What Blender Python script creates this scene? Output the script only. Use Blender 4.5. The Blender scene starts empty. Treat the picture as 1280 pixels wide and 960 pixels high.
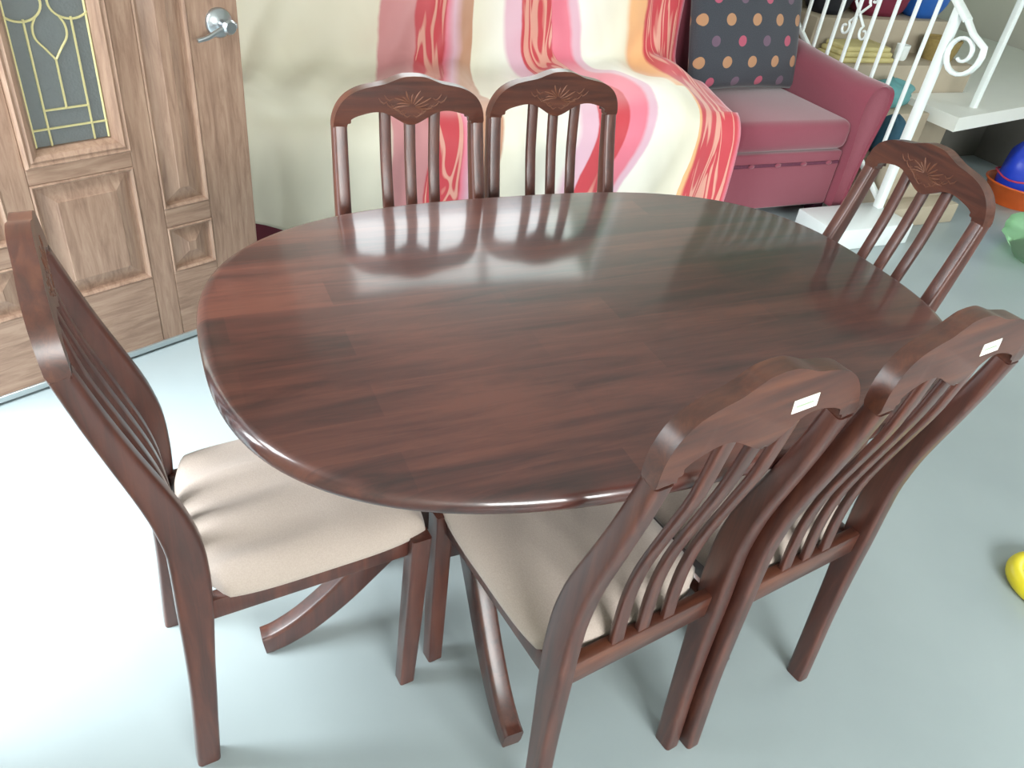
import bpy, bmesh, math, random
from mathutils import Vector, Matrix, noise

random.seed(4)
scene = bpy.context.scene
COL = scene.collection

# ------------------------------------------------------------------ camera
F_PX = 976.837
R = [[0.911194, -0.152356, 0.382769], [-0.396191, -0.578786, 0.712768], [0.112947, -0.801121, -0.587749]]
CAM_LOC = (-0.7022, -1.0254, 1.4249)
cam_data = bpy.data.cameras.new('camera')
cam = bpy.data.objects.new('camera', cam_data)
COL.objects.link(cam)
m = Matrix.Identity(4)
for r in range(3):
    m[r][0] = R[r][0]; m[r][1] = -R[r][1]; m[r][2] = -R[r][2]; m[r][3] = CAM_LOC[r]
cam.matrix_world = m
cam_data.sensor_width = 36.0
cam_data.lens = F_PX / 1280 * 36.0
cam_data.clip_start = 0.02
scene.camera = cam

# ------------------------------------------------------------------ world, light, exposure
world = bpy.data.worlds.new('world'); scene.world = world
world.use_nodes = True
bg = world.node_tree.nodes['Background']
bg.inputs[0].default_value = (0.80, 0.90, 1.0, 1)
bg.inputs[1].default_value = 2.0

def area(name, loc, target, sx, sy, power, color=(1, 1, 1)):
    l = bpy.data.lights.new(name, 'AREA'); l.shape = 'RECTANGLE'; l.size = sx; l.size_y = sy
    l.energy = power; l.color = color
    o = bpy.data.objects.new(name, l); COL.objects.link(o); o.location = loc
    d = Vector(target) - Vector(loc)
    o.rotation_euler = d.to_track_quat('-Z', 'Z').to_euler()
    return o
area('daylight_doorway', (-3.2, 0.15, 2.7), (-0.7, 0.5, 0.2), 3.2, 2.4, 620, (0.92, 0.98, 1.0))
area('daylight_window_sofa', (0.9, 3.35, 2.2), (0.9, 1.2, 0.6), 2.2, 1.4, 40, (0.95, 1.0, 0.97))
area('daylight_window_right', (6.3, -0.6, 1.9), (1.5, 0.0, 0.4), 2.2, 1.6, 110, (0.95, 1.0, 0.98))
area('daylight_window_front', (-0.2, -4.2, 2.0), (0.0, 1.2, 0.5), 2.6, 1.6, 430, (0.97, 1.0, 0.98))

vs = scene.view_settings
vs.view_transform = 'Standard'; vs.look = 'None'; vs.gamma = 1.0; vs.use_curve_mapping = False
vs.exposure = -0.05

# ------------------------------------------------------------------ helpers
def srgb(r, g, b):
    def f(c):
        c /= 255.0
        return c / 12.92 if c <= 0.04045 else ((c + 0.055) / 1.055) ** 2.4
    return (f(r), f(g), f(b), 1.0)

def link(o, parent=None):
    COL.objects.link(o)
    if parent: o.parent = parent
    return o

def finish(name, bm, mat, parent=None, smooth=None, recalc=True):
    if recalc: bmesh.ops.recalc_face_normals(bm, faces=bm.faces[:])
    me = bpy.data.meshes.new(name); bm.to_mesh(me); bm.free()
    if mat: me.materials.append(mat)
    o = bpy.data.objects.new(name, me)
    if smooth is not None:
        me.shade_smooth()
        try: me.set_sharp_from_angle(angle=math.radians(smooth))
        except Exception: pass
    return link(o, parent)

def tag(o, label, cat=None, group=None, kind=None):
    if label: o['label'] = label
    if cat: o['category'] = cat
    if group: o['group'] = group
    if kind: o['kind'] = kind
    return o

def empty(name, loc=(0, 0, 0), rz=0.0):
    o = bpy.data.objects.new(name, None); o.empty_display_size = 0.1
    o.location = loc; o.rotation_euler = (0, 0, rz)
    return link(o)

def add_box(bm, x0, x1, y0, y1, z0, z1, bev=0.0, seg=2):
    vs_ = [bm.verts.new(p) for p in ((x0, y0, z0), (x1, y0, z0), (x1, y1, z0), (x0, y1, z0), (x0, y0, z1), (x1, y0, z1), (x1, y1, z1), (x0, y1, z1))]
    fs = [bm.faces.new([vs_[i] for i in q]) for q in ((3, 2, 1, 0), (4, 5, 6, 7), (0, 1, 5, 4), (1, 2, 6, 5), (2, 3, 7, 6), (3, 0, 4, 7))]
    if bev > 0:
        es = list({e for f in fs for e in f.edges})
        bmesh.ops.bevel(bm, geom=es, offset=bev, segments=seg, affect='EDGES', profile=0.5)

def box(name, dims, mat, parent=None, bev=0.004, seg=2):
    bm = bmesh.new(); add_box(bm, *dims, bev=bev, seg=seg)
    return finish(name, bm, mat, parent, smooth=40)

def add_rings(bm, rings, closed_u=True, cap=True, closed_v=False):
    vr = [[bm.verts.new(p) for p in ring] for ring in rings]
    n = len(vr[0]); L = len(vr)
    for i in range(L if closed_v else L - 1):
        a = vr[i]; b = vr[(i + 1) % L]
        for j in range(n if closed_u else n - 1):
            k = (j + 1) % n
            bm.faces.new((a[j], a[k], b[k], b[j]))
    if cap and not closed_v:
        bm.faces.new(vr[0][::-1]); bm.faces.new(vr[-1])
    return vr

def rrect(w, h, r, n=4):
    pts = []
    r = min(r, w / 2 * 0.999, h / 2 * 0.999)
    for cx, cy, a0 in ((w/2-r, h/2-r, 0), (-w/2+r, h/2-r, 90), (-w/2+r, -h/2+r, 180), (w/2-r, -h/2+r, 270)):
        for i in range(n):
            a = math.radians(a0 + 90 * i / (n - 1))
            pts.append((cx + r * math.cos(a), cy + r * math.sin(a)))
    return pts

def catmull(pts, n):
    P = [Vector(p) for p in pts]
    P = [P[0] * 2 - P[1]] + P + [P[-1] * 2 - P[-2]]
    out = []
    for i in range(1, len(P) - 2):
        for k in range(n):
            t = k / n
            a, b, c, d = P[i-1], P[i], P[i+1], P[i+2]
            out.append(0.5 * ((2*b) + (c-a)*t + (2*a-5*b+4*c-d)*t*t + (3*b-a-3*c+d)*t*t*t))
    out.append(P[-2])
    return out

def sweep(bm, path, sizes, side, rad=0.006, n=4):
    """rounded-rectangle sweep; side = fixed lateral axis, sizes = (lateral, other) per path point"""
    side = Vector(side).normalized(); rings = []
    L = len(path)
    for i, p in enumerate(path):
        t = (Vector(path[min(i+1, L-1)]) - Vector(path[max(i-1, 0)])).normalized()
        s = (side - t * side.dot(t)).normalized()
        o = t.cross(s)
        w, h = sizes[i] if isinstance(sizes, list) else sizes
        rings.append([Vector(p) + s * a + o * b for a, b in rrect(w, h, rad, n)])
    add_rings(bm, rings)

def tube(bm, path, r, n=8, closed=False):
    L = len(path); rings = []
    P = [Vector(p) for p in path]
    ref = None
    for i in range(L):
        if closed: t = (P[(i+1) % L] - P[(i-1) % L])
        else: t = P[min(i+1, L-1)] - P[max(i-1, 0)]
        t.normalize()
        if ref is None:
            ref = Vector((0, 0, 1)) if abs(t.z) < 0.9 else Vector((1, 0, 0))
        s = (ref - t * ref.dot(t)).normalized(); ref = s
        o = t.cross(s)
        rr = r[i] if isinstance(r, list) else r
        rings.append([P[i] + (s * math.cos(2*math.pi*k/n) + o * math.sin(2*math.pi*k/n)) * rr for k in range(n)])
    add_rings(bm, rings, cap=not closed, closed_v=closed)

def prism(bm, outline, y0, y1, bev=0.0, seg=2, bow=None):
    """outline in (x,z), extruded along y"""
    n = len(outline)
    a = [bm.verts.new((x, y0, z)) for x, z in outline]
    b = [bm.verts.new((x, y1, z)) for x, z in outline]
    f0 = bm.faces.new(a); f1 = bm.faces.new(b[::-1])
    for i in range(n):
        k = (i + 1) % n
        bm.faces.new((a[k], a[i], b[i], b[k]))
    if bev > 0:
        es = list(set(list(f0.edges) + list(f1.edges)))
        bmesh.ops.bevel(bm, geom=es, offset=bev, segments=seg, affect='EDGES', profile=0.5)

# ------------------------------------------------------------------ materials
def new_mat(name):
    mt = bpy.data.materials.new(name); mt.use_nodes = True
    nt = mt.node_tree; b = nt.nodes['Principled BSDF']
    return mt, nt, b

def plain(name, col, rough=0.5, metal=0.0, noise_amt=0.08, scale=30, coat=0.0, bump=0.0, sheen=0.0):
    mt, nt, b = new_mat(name)
    b.inputs['Roughness'].default_value = rough; b.inputs['Metallic'].default_value = metal
    b.inputs['Coat Weight'].default_value = coat
    b.inputs['Sheen Weight'].default_value = sheen
    tc = nt.nodes.new('ShaderNodeTexCoord')
    nz = nt.nodes.new('ShaderNodeTexNoise'); nz.inputs['Scale'].default_value = scale; nz.inputs['Detail'].default_value = 3
    nt.links.new(tc.outputs['Object'], nz.inputs['Vector'])
    mx = nt.nodes.new('ShaderNodeMix'); mx.data_type = 'RGBA'
    mx.inputs[6].default_value = tuple(c * (1 - noise_amt) for c in col[:3]) + (1,)
    mx.inputs[7].default_value = tuple(min(1, c * (1 + noise_amt)) for c in col[:3]) + (1,)
    nt.links.new(nz.outputs['Fac'], mx.inputs[0]); nt.links.new(mx.outputs[2], b.inputs['Base Color'])
    if bump > 0:
        bp = nt.nodes.new('ShaderNodeBump'); bp.inputs['Strength'].default_value = bump; bp.inputs['Distance'].default_value = 0.002
        nt.links.new(nz.outputs['Fac'], bp.inputs['Height']); nt.links.new(bp.outputs[0], b.inputs['Normal'])
    return mt

def wood(name, c_dark, c_mid, c_light, rough=0.28, coat=0.3, axis='Z', scale=1.0, stretch=12.0, coat_rough=0.15, planks=False):
    mt, nt, b = new_mat(name)
    N = nt.nodes.new; Lk = nt.links.new
    tc = N('ShaderNodeTexCoord'); mp = N('ShaderNodeMapping')
    sc = [stretch * scale] * 3; sc['XYZ'.index(axis)] = scale
    mp.inputs['Scale'].default_value = sc
    Lk(tc.outputs['Object'], mp.inputs['Vector'])
    n1 = N('ShaderNodeTexNoise'); n1.inputs['Scale'].default_value = 3.0; n1.inputs['Detail'].default_value = 6; n1.inputs['Roughness'].default_value = 0.65; n1.inputs['Distortion'].default_value = 0.6
    Lk(mp.outputs[0], n1.inputs['Vector'])
    rp = N('ShaderNodeValToRGB'); e = rp.color_ramp.elements
    e[0].position = 0.30; e[0].color = c_dark; e[1].position = 0.72; e[1].color = c_light
    x = rp.color_ramp.elements.new(0.5); x.color = c_mid
    fac = n1.outputs['Fac']
    if planks:
        br = N('ShaderNodeTexBrick'); br.inputs['Scale'].default_value = 1.0
        br.inputs['Brick Width'].default_value = 0.46; br.inputs['Row Height'].default_value = 0.075
        br.inputs['Mortar Size'].default_value = 0.0; br.offset = 0.37; br.inputs['Bias'].default_value = 0.0
        br.inputs['Color1'].default_value = (0, 0, 0, 1); br.inputs['Color2'].default_value = (1, 1, 1, 1)
        Lk(tc.outputs['Object'], br.inputs['Vector'])
        mr = N('ShaderNodeMath'); mr.operation = 'MULTIPLY_ADD'; mr.inputs[1].default_value = 0.22; mr.inputs[2].default_value = -0.11
        Lk(br.outputs['Color'], mr.inputs[0])
        ad = N('ShaderNodeMath'); ad.operation = 'ADD'; Lk(n1.outputs['Fac'], ad.inputs[0]); Lk(mr.outputs[0], ad.inputs[1])
        n3 = N('ShaderNodeTexNoise'); n3.inputs['Scale'].default_value = 2.6; n3.inputs['Detail'].default_value = 2
        Lk(tc.outputs['Object'], n3.inputs['Vector'])
        m3 = N('ShaderNodeMath'); m3.operation = 'MULTIPLY_ADD'; m3.inputs[1].default_value = 0.35; m3.inputs[2].default_value = -0.175
        Lk(n3.outputs['Fac'], m3.inputs[0])
        a2 = N('ShaderNodeMath'); a2.operation = 'ADD'; Lk(ad.outputs[0], a2.inputs[0]); Lk(m3.outputs[0], a2.inputs[1])
        fac = a2.outputs[0]
    Lk(fac, rp.inputs['Fac']); Lk(rp.outputs['Color'], b.inputs['Base Color'])
    b.inputs['Roughness'].default_value = rough
    b.inputs['Coat Weight'].default_value = coat; b.inputs['Coat Roughness'].default_value = coat_rough
    bp = N('ShaderNodeBump'); bp.inputs['Strength'].default_value = 0.05; bp.inputs['Distance'].default_value = 0.001
    Lk(n1.outputs['Fac'], bp.inputs['Height']); Lk(bp.outputs[0], b.inputs['Normal'])
    return mt

M = {}
M['chair_wood'] = wood('chair_mahogany', srgb(50, 23, 17), srgb(73, 36, 27), srgb(96, 52, 38), rough=0.42, coat=0.6, axis='Z', scale=1.5, coat_rough=0.3)
M['chair_wood_x'] = wood('crest_mahogany', srgb(52, 25, 18), srgb(78, 40, 28), srgb(102, 58, 38), rough=0.42, coat=0.6, axis='X', scale=1.5, coat_rough=0.3)
M['carving'] = plain('carving_mahogany', srgb(104, 64, 46), 0.5)
M['table_wood'] = wood('table_mahogany', srgb(44, 21, 20), srgb(70, 35, 30), srgb(92, 50, 40), rough=0.38, coat=0.8, axis='X', scale=1.2, stretch=9, coat_rough=0.11, planks=True)
M['oak_v'] = wood('oak_vertical', srgb(126, 98, 82), srgb(150, 121, 102), srgb(170, 142, 122), rough=0.42, coat=0.12, axis='Z', scale=2.2, stretch=9)
M['oak_h'] = wood('oak_horizontal', srgb(126, 98, 82), srgb(150, 121, 102), srgb(170, 142, 122), rough=0.42, coat=0.12, axis='X', scale=2.2, stretch=9)
M['seat'] = plain('seat_fabric', srgb(170, 156, 146), 0.9, scale=420, noise_amt=0.16, bump=0.25, sheen=0.25)
M['sticker'] = plain('sticker_paper', srgb(238, 236, 226), 0.6, noise_amt=0.01)
M['print'] = plain('sticker_print', srgb(150, 170, 140), 0.6)
M['wall'] = plain('wall_paint', srgb(226, 224, 212), 0.85, noise_amt=0.02, scale=4)
M['green_wall'] = plain('green_paint', srgb(150, 190, 165), 0.8, noise_amt=0.05, scale=4)
M['ceiling'] = plain('ceiling_paint', srgb(238, 238, 232), 0.9, noise_amt=0.02)
M['metal'] = plain('satin_steel', srgb(190, 196, 200), 0.28, metal=1.0, noise_amt=0.03)
M['alu'] = plain('aluminium', srgb(190, 198, 200), 0.35, metal=0.8, noise_amt=0.03)
M['brass'] = plain('brass_came', srgb(214, 204, 150), 0.35, metal=0.35, noise_amt=0.05)
M['sofa'] = plain('sofa_fabric', srgb(132, 56, 73), 0.85, scale=260, noise_amt=0.12, bump=0.2, sheen=0.4)
M['sofa_dark'] = plain('sofa_under_fabric', srgb(70, 30, 48), 0.95)
M['trim'] = plain('trim_fabric', srgb(96, 46, 66), 0.95, scale=90, noise_amt=0.5)
M['rail_white'] = plain('white_enamel', srgb(232, 240, 238), 0.3, noise_amt=0.01)
M['stair'] = plain('stair_cement', srgb(172, 160, 140), 0.75, noise_amt=0.10, scale=9)
M['void_shade'] = plain('void_shade', srgb(92, 90, 84), 0.9, noise_amt=0.15, scale=12)  # shade of the void under the ledge, put into the wall colour
M['slab'] = plain('slab_white', srgb(232, 234, 228), 0.5, noise_amt=0.03, scale=6)
M['tile'] = plain('step_tile', srgb(226, 234, 234), 0.25, noise_amt=0.02)

def floor_mat():
    mt, nt, b = new_mat('floor_tile')
    N = nt.nodes.new; Lk = nt.links.new
    tc = N('ShaderNodeTexCoord')
    n1 = N('ShaderNodeTexNoise'); n1.inputs['Scale'].default_value = 1.6; n1.inputs['Detail'].default_value = 4
    Lk(tc.outputs['Object'], n1.inputs['Vector'])
    rp = N('ShaderNodeValToRGB'); e = rp.color_ramp.elements
    e[0].position = 0.3; e[0].color = srgb(150, 162, 165); e[1].position = 0.7; e[1].color = srgb(162, 174, 176)
    Lk(n1.outputs['Fac'], rp.inputs['Fac']); Lk(rp.outputs[0], b.inputs['Base Color'])
    b.inputs['Roughness'].default_value = 0.38
    b.inputs['Coat Weight'].default_value = 0.15; b.inputs['Coat Roughness'].default_value = 0.2
    return mt
M['floor'] = floor_mat()

def glass_mat():
    mt, nt, b = new_mat('textured_dark_glass')
    b.inputs['Base Color'].default_value = srgb(146, 152, 152)
    b.inputs['Roughness'].default_value = 0.18
    b.inputs['Transmission Weight'].default_value = 0.55
    b.inputs['IOR'].default_value = 1.45
    N = nt.nodes.new
    tc = N('ShaderNodeTexCoord')
    nz = N('ShaderNodeTexVoronoi'); nz.inputs['Scale'].default_value = 160
    nt.links.new(tc.outputs['Object'], nz.inputs['Vector'])
    bp = N('ShaderNodeBump'); bp.inputs['Strength'].default_value = 0.3; bp.inputs['Distance'].default_value = 0.002
    nt.links.new(nz.outputs['Distance'], bp.inputs['Height']); nt.links.new(bp.outputs[0], b.inputs['Normal'])
    return mt
M['glass'] = glass_mat()
def clear_glass():
    mt, nt, b = new_mat('window_glass')
    for n in list(nt.nodes):
        if n.type != 'OUTPUT_MATERIAL': nt.nodes.remove(n)
    out = nt.nodes['Material Output']
    t = nt.nodes.new('ShaderNodeBsdfTransparent'); g = nt.nodes.new('ShaderNodeBsdfGlossy'); g.inputs['Roughness'].default_value = 0.02
    mx = nt.nodes.new('ShaderNodeMixShader'); mx.inputs[0].default_value = 0.06
    nt.links.new(t.outputs[0], mx.inputs[1]); nt.links.new(g.outputs[0], mx.inputs[2]); nt.links.new(mx.outputs[0], out.inputs[0])
    return mt
M['window_glass'] = clear_glass()

# ------------------------------------------------------------------ room shell
def structure(o, label, cat):
    return tag(o, label, cat, kind='structure')

XL, XR, YF, YB, ZC = -1.30, 5.4, -3.2, 2.62, 2.75
bm = bmesh.new(); add_box(bm, XL - 1.6, XR + 0.15, YF - 0.15, 4.6, -0.1, 0.0)
structure(finish('floor', bm, M['floor']), 'pale glossy grey-white floor under the dining table', 'floor')
bm = bmesh.new(); add_box(bm, XL - 0.15, XR + 0.15, YF - 0.15, 4.6, ZC, ZC + 0.12)
structure(finish('ceiling', bm, M['ceiling']), 'plain white ceiling over the room', 'ceiling')

def wall_with_hole(name, axis, c0, c1, a0, a1, h0, h1, z0, z1, mat, label):
    """wall slab between c0..c1 on `axis`, spanning a0..a1, with a hole h0..h1 x z0..z1"""
    bm = bmesh.new()
    def pc(p0, p1, q0, q1):
        if p1 - p0 < 1e-4 or q1 - q0 < 1e-4: return
        if axis == 'x': add_box(bm, c0, c1, p0, p1, q0, q1)
        else: add_box(bm, p0, p1, c0, c1, q0, q1)
    pc(a0, h0, 0, ZC); pc(h1, a1, 0, ZC); pc(h0, h1, 0, z0); pc(h0, h1, z1, ZC)
    return structure(finish(name, bm, mat), label, 'wall')

wall_with_hole('wall_left', 'x', XL - 0.15, XL, YF, YB, -0.04, 0.93, 0.0, 2.08, M['wall'], 'cream painted wall with the open front doorway')
wall_with_hole('wall_back', 'y', YB, YB + 0.15, XL - 0.15, 2.40, 0.0, 1.8, 1.15, 2.25, M['wall'], 'cream painted wall with a window behind the draped sofa')
wall_with_hole('wall_right', 'x', XR, XR + 0.15, YF, 4.6, -1.6, 0.5, 0.95, 2.25, M['wall'], 'cream painted wall with a window facing the table end')
wall_with_hole('wall_front', 'y', YF - 0.15, YF, XL - 0.15, XR + 0.15, -0.9, 1.5, 0.95, 2.25, M['wall'], 'cream painted wall with a window opposite the sofa')
bm = bmesh.new(); add_box(bm, 2.40, XR + 0.15, 4.45, 4.6, 0, ZC); add_box(bm, 2.28, 2.40, YB + 0.15, 4.6, 0, ZC)
structure(finish('wall_stair', bm, M['green_wall']), 'pale green painted wall enclosing the stairs', 'wall')

def window(name, axis, c, h0, h1, z0, z1, label):
    t = empty(name, (0, 0, 0)); structure(t, label, 'window')
    def bx(n, p0, p1, q0, q1, d, mat):
        bm = bmesh.new()
        if axis == 'x': add_box(bm, c - d, c + d, p0, p1, q0, q1)
        else: add_box(bm, p0, p1, c - d, c + d, q0, q1)
        finish(n, bm, mat, t)
    for p0, p1 in ((h0, h0 + 0.05), (h1 - 0.05, h1), ((h0 + h1) / 2 - 0.025, (h0 + h1) / 2 + 0.025)): bx('window_frame', p0, p1, z0, z1, 0.03, M['rail_white'])
    for q0, q1 in ((z0, z0 + 0.05), (z1 - 0.05, z1)): bx('window_frame', h0 + 0.05, h1 - 0.05, q0, q1, 0.028, M['rail_white'])
    mid = (h0 + h1) / 2
    bx('pane', h0 + 0.05, mid - 0.025, z0 + 0.05, z1 - 0.05, 0.003, M['window_glass'])
    bx('pane', mid + 0.025, h1 - 0.05, z0 + 0.05, z1 - 0.05, 0.003, M['window_glass'])
window('window_1', 'y', YB + 0.09, 0.0, 1.8, 1.15, 2.25, 'white framed two pane window behind the draped sofa')
window('window_2', 'x', XR + 0.09, -1.6, 0.5, 0.95, 2.25, 'white framed two pane window in the wall beyond the table end')
window('window_3', 'y', YF - 0.09, -0.9, 1.5, 0.95, 2.25, 'white framed two pane window opposite the sofa')

# ------------------------------------------------------------------ front door (open leaf)
DW, DH, DT = 0.93, 2.03, 0.042
door = empty('door_1', (-1.28, 0.917, 0.0), math.radians(23.2))
structure(door, 'open tan oak front door with raised panels and leaded glass', 'door')
def dbox(name, x0, x1, z0, z1, mat): return box(name, (x0, x1, 0, DT, z0, z1), mat, door, bev=0.002, seg=1)
cols_n = ((0.14, 0.275), (0.655, 0.79)); CX0, CX1 = 0.338, 0.592
Z0 = 0.022
for a, b in ((0, 0.14), (0.275, CX0), (CX1, 0.655), (0.79, DW)): dbox('stile', a, b, Z0, DH, M['oak_v'])
for a, b in cols_n:
    for z0, z1 in ((Z0, 0.235), (0.375, 0.43), (1.80, DH)): dbox('rail', a, b, z0, z1, M['oak_h'])
for z0, z1 in ((Z0, 0.24), (0.568, 0.612), (1.80, DH)): dbox('rail', CX0, CX1, z0, z1, M['oak_h'])

def raised_panel(x0, x1, z0, z1, bevw):
    bm = bmesh.new()
    rings = []
    for ins, y in ((0.0, 0.0), (0.004, -0.003), (0.010, 0.002), (0.014, 0.014), (0.018, 0.014), (0.018 + bevw, 0.002), (0.020 + bevw, 0.000)):
        rings.append([(x0 + ins, y, z0 + ins), (x1 - ins, y, z0 + ins), (x1 - ins, y, z1 - ins), (x0 + ins, y, z1 - ins)])
    vr = add_rings(bm, rings, cap=False)
    bm.faces.new(vr[-1])
    back = [bm.verts.new((x, DT, z)) for x, _, z in rings[0]]
    bm.faces.new(back[::-1])
    for i in range(4): bm.faces.new((vr[0][i], vr[0][(i + 1) % 4], back[(i + 1) % 4], back[i]))
    return finish('raised_panel', bm, M['oak_v'], door)
for a, b in cols_n:
    raised_panel(a, b, 0.235, 0.375, 0.036); raised_panel(a, b, 0.43, 1.80, 0.034)
raised_panel(CX0, CX1, 0.24, 0.568, 0.034)
# glazed light
gx0, gx1, gz0, gz1 = CX0 + 0.038, CX1 - 0.038, 0.612 + 0.04, 1.80 - 0.04
bm = bmesh.new()
rings = []
for ins, y in ((0.0, 0.0), (0.0, -0.010), (0.006, -0.016), (0.012, -0.012), (0.018, -0.016), (0.028, -0.010), (0.038, 0.006), (0.038, DT)):
    rings.append([(CX0 + ins, y, 0.612 + ins), (CX1 - ins, y, 0.612 + ins), (CX1 - ins, y, 1.80 - ins), (CX0 + ins, y, 1.80 - ins)])
rings.append([(CX0, DT, 0.612), (CX1, DT, 0.612), (CX1, DT, 1.80), (CX0, DT, 1.80)])
add_rings(bm, rings, cap=False, closed_v=True)
finish('glass_moulding', bm, M['oak_v'], door)
bm = bmesh.new(); add_box(bm, gx0, gx1, 0.014, 0.020, gz0, gz1)
pane = finish('glass_pane', bm, M['glass'], door)
gw = gx1 - gx0; gc = (gx0 + gx1) / 2; gzm = (gz0 + gz1) / 2
def came(pts, r=0.0028):
    for flip in (False, True):
        q = [(x, 0.0125, (2 * gzm - z) if flip else z) for x, z in pts]
        bm = bmesh.new(); tube(bm, q, r, 6); finish('came', bm, M['brass'], pane, smooth=60)
xa, xb = gx0 + gw * 0.22, gx0 + gw * 0.79
came([(xa, gz0), (xa, 0.935)]); came([(xb, gz0), (xb, 0.935)])
came([(gx0 + 0.003, gz0), (gx0 + 0.003, gzm)]); came([(gx1 - 0.003, gz0), (gx1 - 0.003, gzm)])
xm = (xa + xb) / 2
came([(gx0, 0.692), (gx1, 0.692)]); came([(xa, 0.735), (xb, 0.735)])
came([(xm, 0.735), (xm, 0.845)])
hw = gw * 0.20
for s in (-1, 1):
    came([(p[0], p[1]) for p in catmull([(xm, 0.845, 0), (xm + s * hw * 0.45, 0.868, 0), (xm + s * hw * 0.95, 0.893, 0), (xm + s * hw * 0.98, 0.918, 0), (xm + s * hw * 0.72, 0.937, 0)], 6)])
    cx = xm + s * gw * 0.30; rx = gw * 0.26
    came([(cx + rx * math.cos(math.radians(a)), 0.968 + 0.038 * math.sin(math.radians(a))) for a in range(170, 371, 10)])
    came([(cx - rx, 0.975), (cx - rx * 0.6, 1.0), (cx, 1.0), (cx + rx * 0.6, 1.0), (cx + rx, 0.975)])
came([(xm, 1.0), (xm, gzm)])
# sweep and handle
box('door_sweep', (0.0, DW, -0.006, DT, 0.008, 0.026), M['alu'], door, bev=0.001, seg=1)
hx, hz = DW - 0.058, 0.90
bm = bmesh.new()
rings = []
for r_, y in ((0.037, 0.0), (0.037, -0.006), (0.033, -0.012), (0.020, -0.016), (0.013, -0.022), (0.012, -0.040), (0.017, -0.046), (0.019, -0.056), (0.014, -0.064)):
    rings.append([(hx + r_ * math.cos(2*math.pi*k/20), y, hz + r_ * math.sin(2*math.pi*k/20)) for k in range(20)])
add_rings(bm, rings)
hd = finish('door_handle', bm, M['metal'], door, smooth=40)
bm = bmesh.new()
pth = catmull([(hx + 0.022, -0.048, hz + 0.002), (hx, -0.051, hz), (hx - 0.03, -0.052, hz - 0.008), (hx - 0.06, -0.053, hz - 0.020), (hx - 0.088, -0.050, hz - 0.026)], 4)
sweep(bm, pth, [(0.016 - 0.006 * i / len(pth), 0.012) for i in range(len(pth))], (0, 0, 1), rad=0.005)
finish('lever', bm, M['metal'], hd, smooth=40)
bm = bmesh.new(); add_box(bm, DW - 0.001, DW + 0.001, 0.010, 0.032, hz - 0.03, hz + 0.03); finish('latch_plate', bm, M['metal'], door)

# door frame of the opening
bm = bmesh.new()
for y0, y1 in ((-0.04, 0.0), (0.935, 0.975)): add_box(bm, XL - 0.15, XL + 0.012, y0 - (0.035 if y0 < 0 else -0.0), y1 - (0.035 if y0 < 0 else 0.0), 0, 2.10)
add_box(bm, XL - 0.15, XL + 0.012, -0.04, 0.935, 2.04, 2.10)
structure(finish('trim_1', bm, M['oak_v']), 'oak jambs and head around the open doorway', 'door frame')

# ------------------------------------------------------------------ dining table
TA, TB, TN, TH = 0.6728, 0.4539, 2.7258, 0.7457
table = empty('dining_table', (0, 0, 0))
tag(table, 'oval dark mahogany dining table with twin pedestals among six chairs', 'table')
def sup(inset, z, n=160):
    out = []
    a, b = TA - inset, TB - inset
    for i in range(n):
        t = 2 * math.pi * i / n; c, s = math.cos(t), math.sin(t)
        out.append((a * math.copysign(abs(c) ** (2 / TN), c), b * math.copysign(abs(s) ** (2 / TN), s), z))
    return out
bm = bmesh.new()
prof = [(0.030, -0.034), (0.014, -0.034), (0.006, -0.031), (0.002, -0.026), (0.0, -0.020), (0.0, -0.014), (0.0025, -0.008), (0.007, -0.004), (0.012, -0.0025), (0.014, 0.0)]
prof = prof[:-2] + [(0.012, -0.0015), (0.018, 0.0)]
add_rings(bm, [sup(i, TH + z) for i, z in prof])
finish('table_top', bm, M['table_wood'], table, smooth=35)
for sx in (-1, 1):
    px = 0.24 * sx
    colm = box('pedestal_column', (px - 0.055, px + 0.055, -0.055, 0.055, 0.20, 0.672), M['chair_wood'], table, bev=0.008)
    box('column_cap', (px - 0.075, px + 0.075, -0.075, 0.075, 0.645, 0.675), M['chair_wood'], colm, bev=0.006)
    box('cleat', (px - 0.05, px + 0.05, -0.36, 0.36, 0.675, TH - 0.034), M['chair_wood'], table, bev=0.004)
    for dx, dy in ((sx, 0), (0, 1), (0, -1)):
        Lr = 0.395 if dx else 0.365
        P = catmull([(r_ * Lr, z) + (0,) for r_, z in ((0.12, 0.315), (0.25, 0.275), (0.42, 0.205), (0.60, 0.125), (0.78, 0.062), (0.92, 0.032), (1.0, 0.026))], 4)
        n = len(P)
        bm = bmesh.new()
        sweep(bm, [(px + dx * p[0], dy * p[0], p[1]) for p in P], [(0.039, 0.078 - 0.030 * (i / (n - 1))) for i in range(n)], (-dy, dx, 0) if dx == 0 else (0, 1, 0), rad=0.008)
        lo = min(v.co.z for v in bm.verts)
        for v in bm.verts:
            if v.co.z < 0.004: v.co.z = 0.0
        finish('pedestal_foot', bm, M['chair_wood'], table, smooth=45)
box('stretcher_beam', (-0.19, 0.19, -0.025, 0.025, 0.30, 0.37), M['chair_wood_x'], table, bev=0.005)

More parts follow.
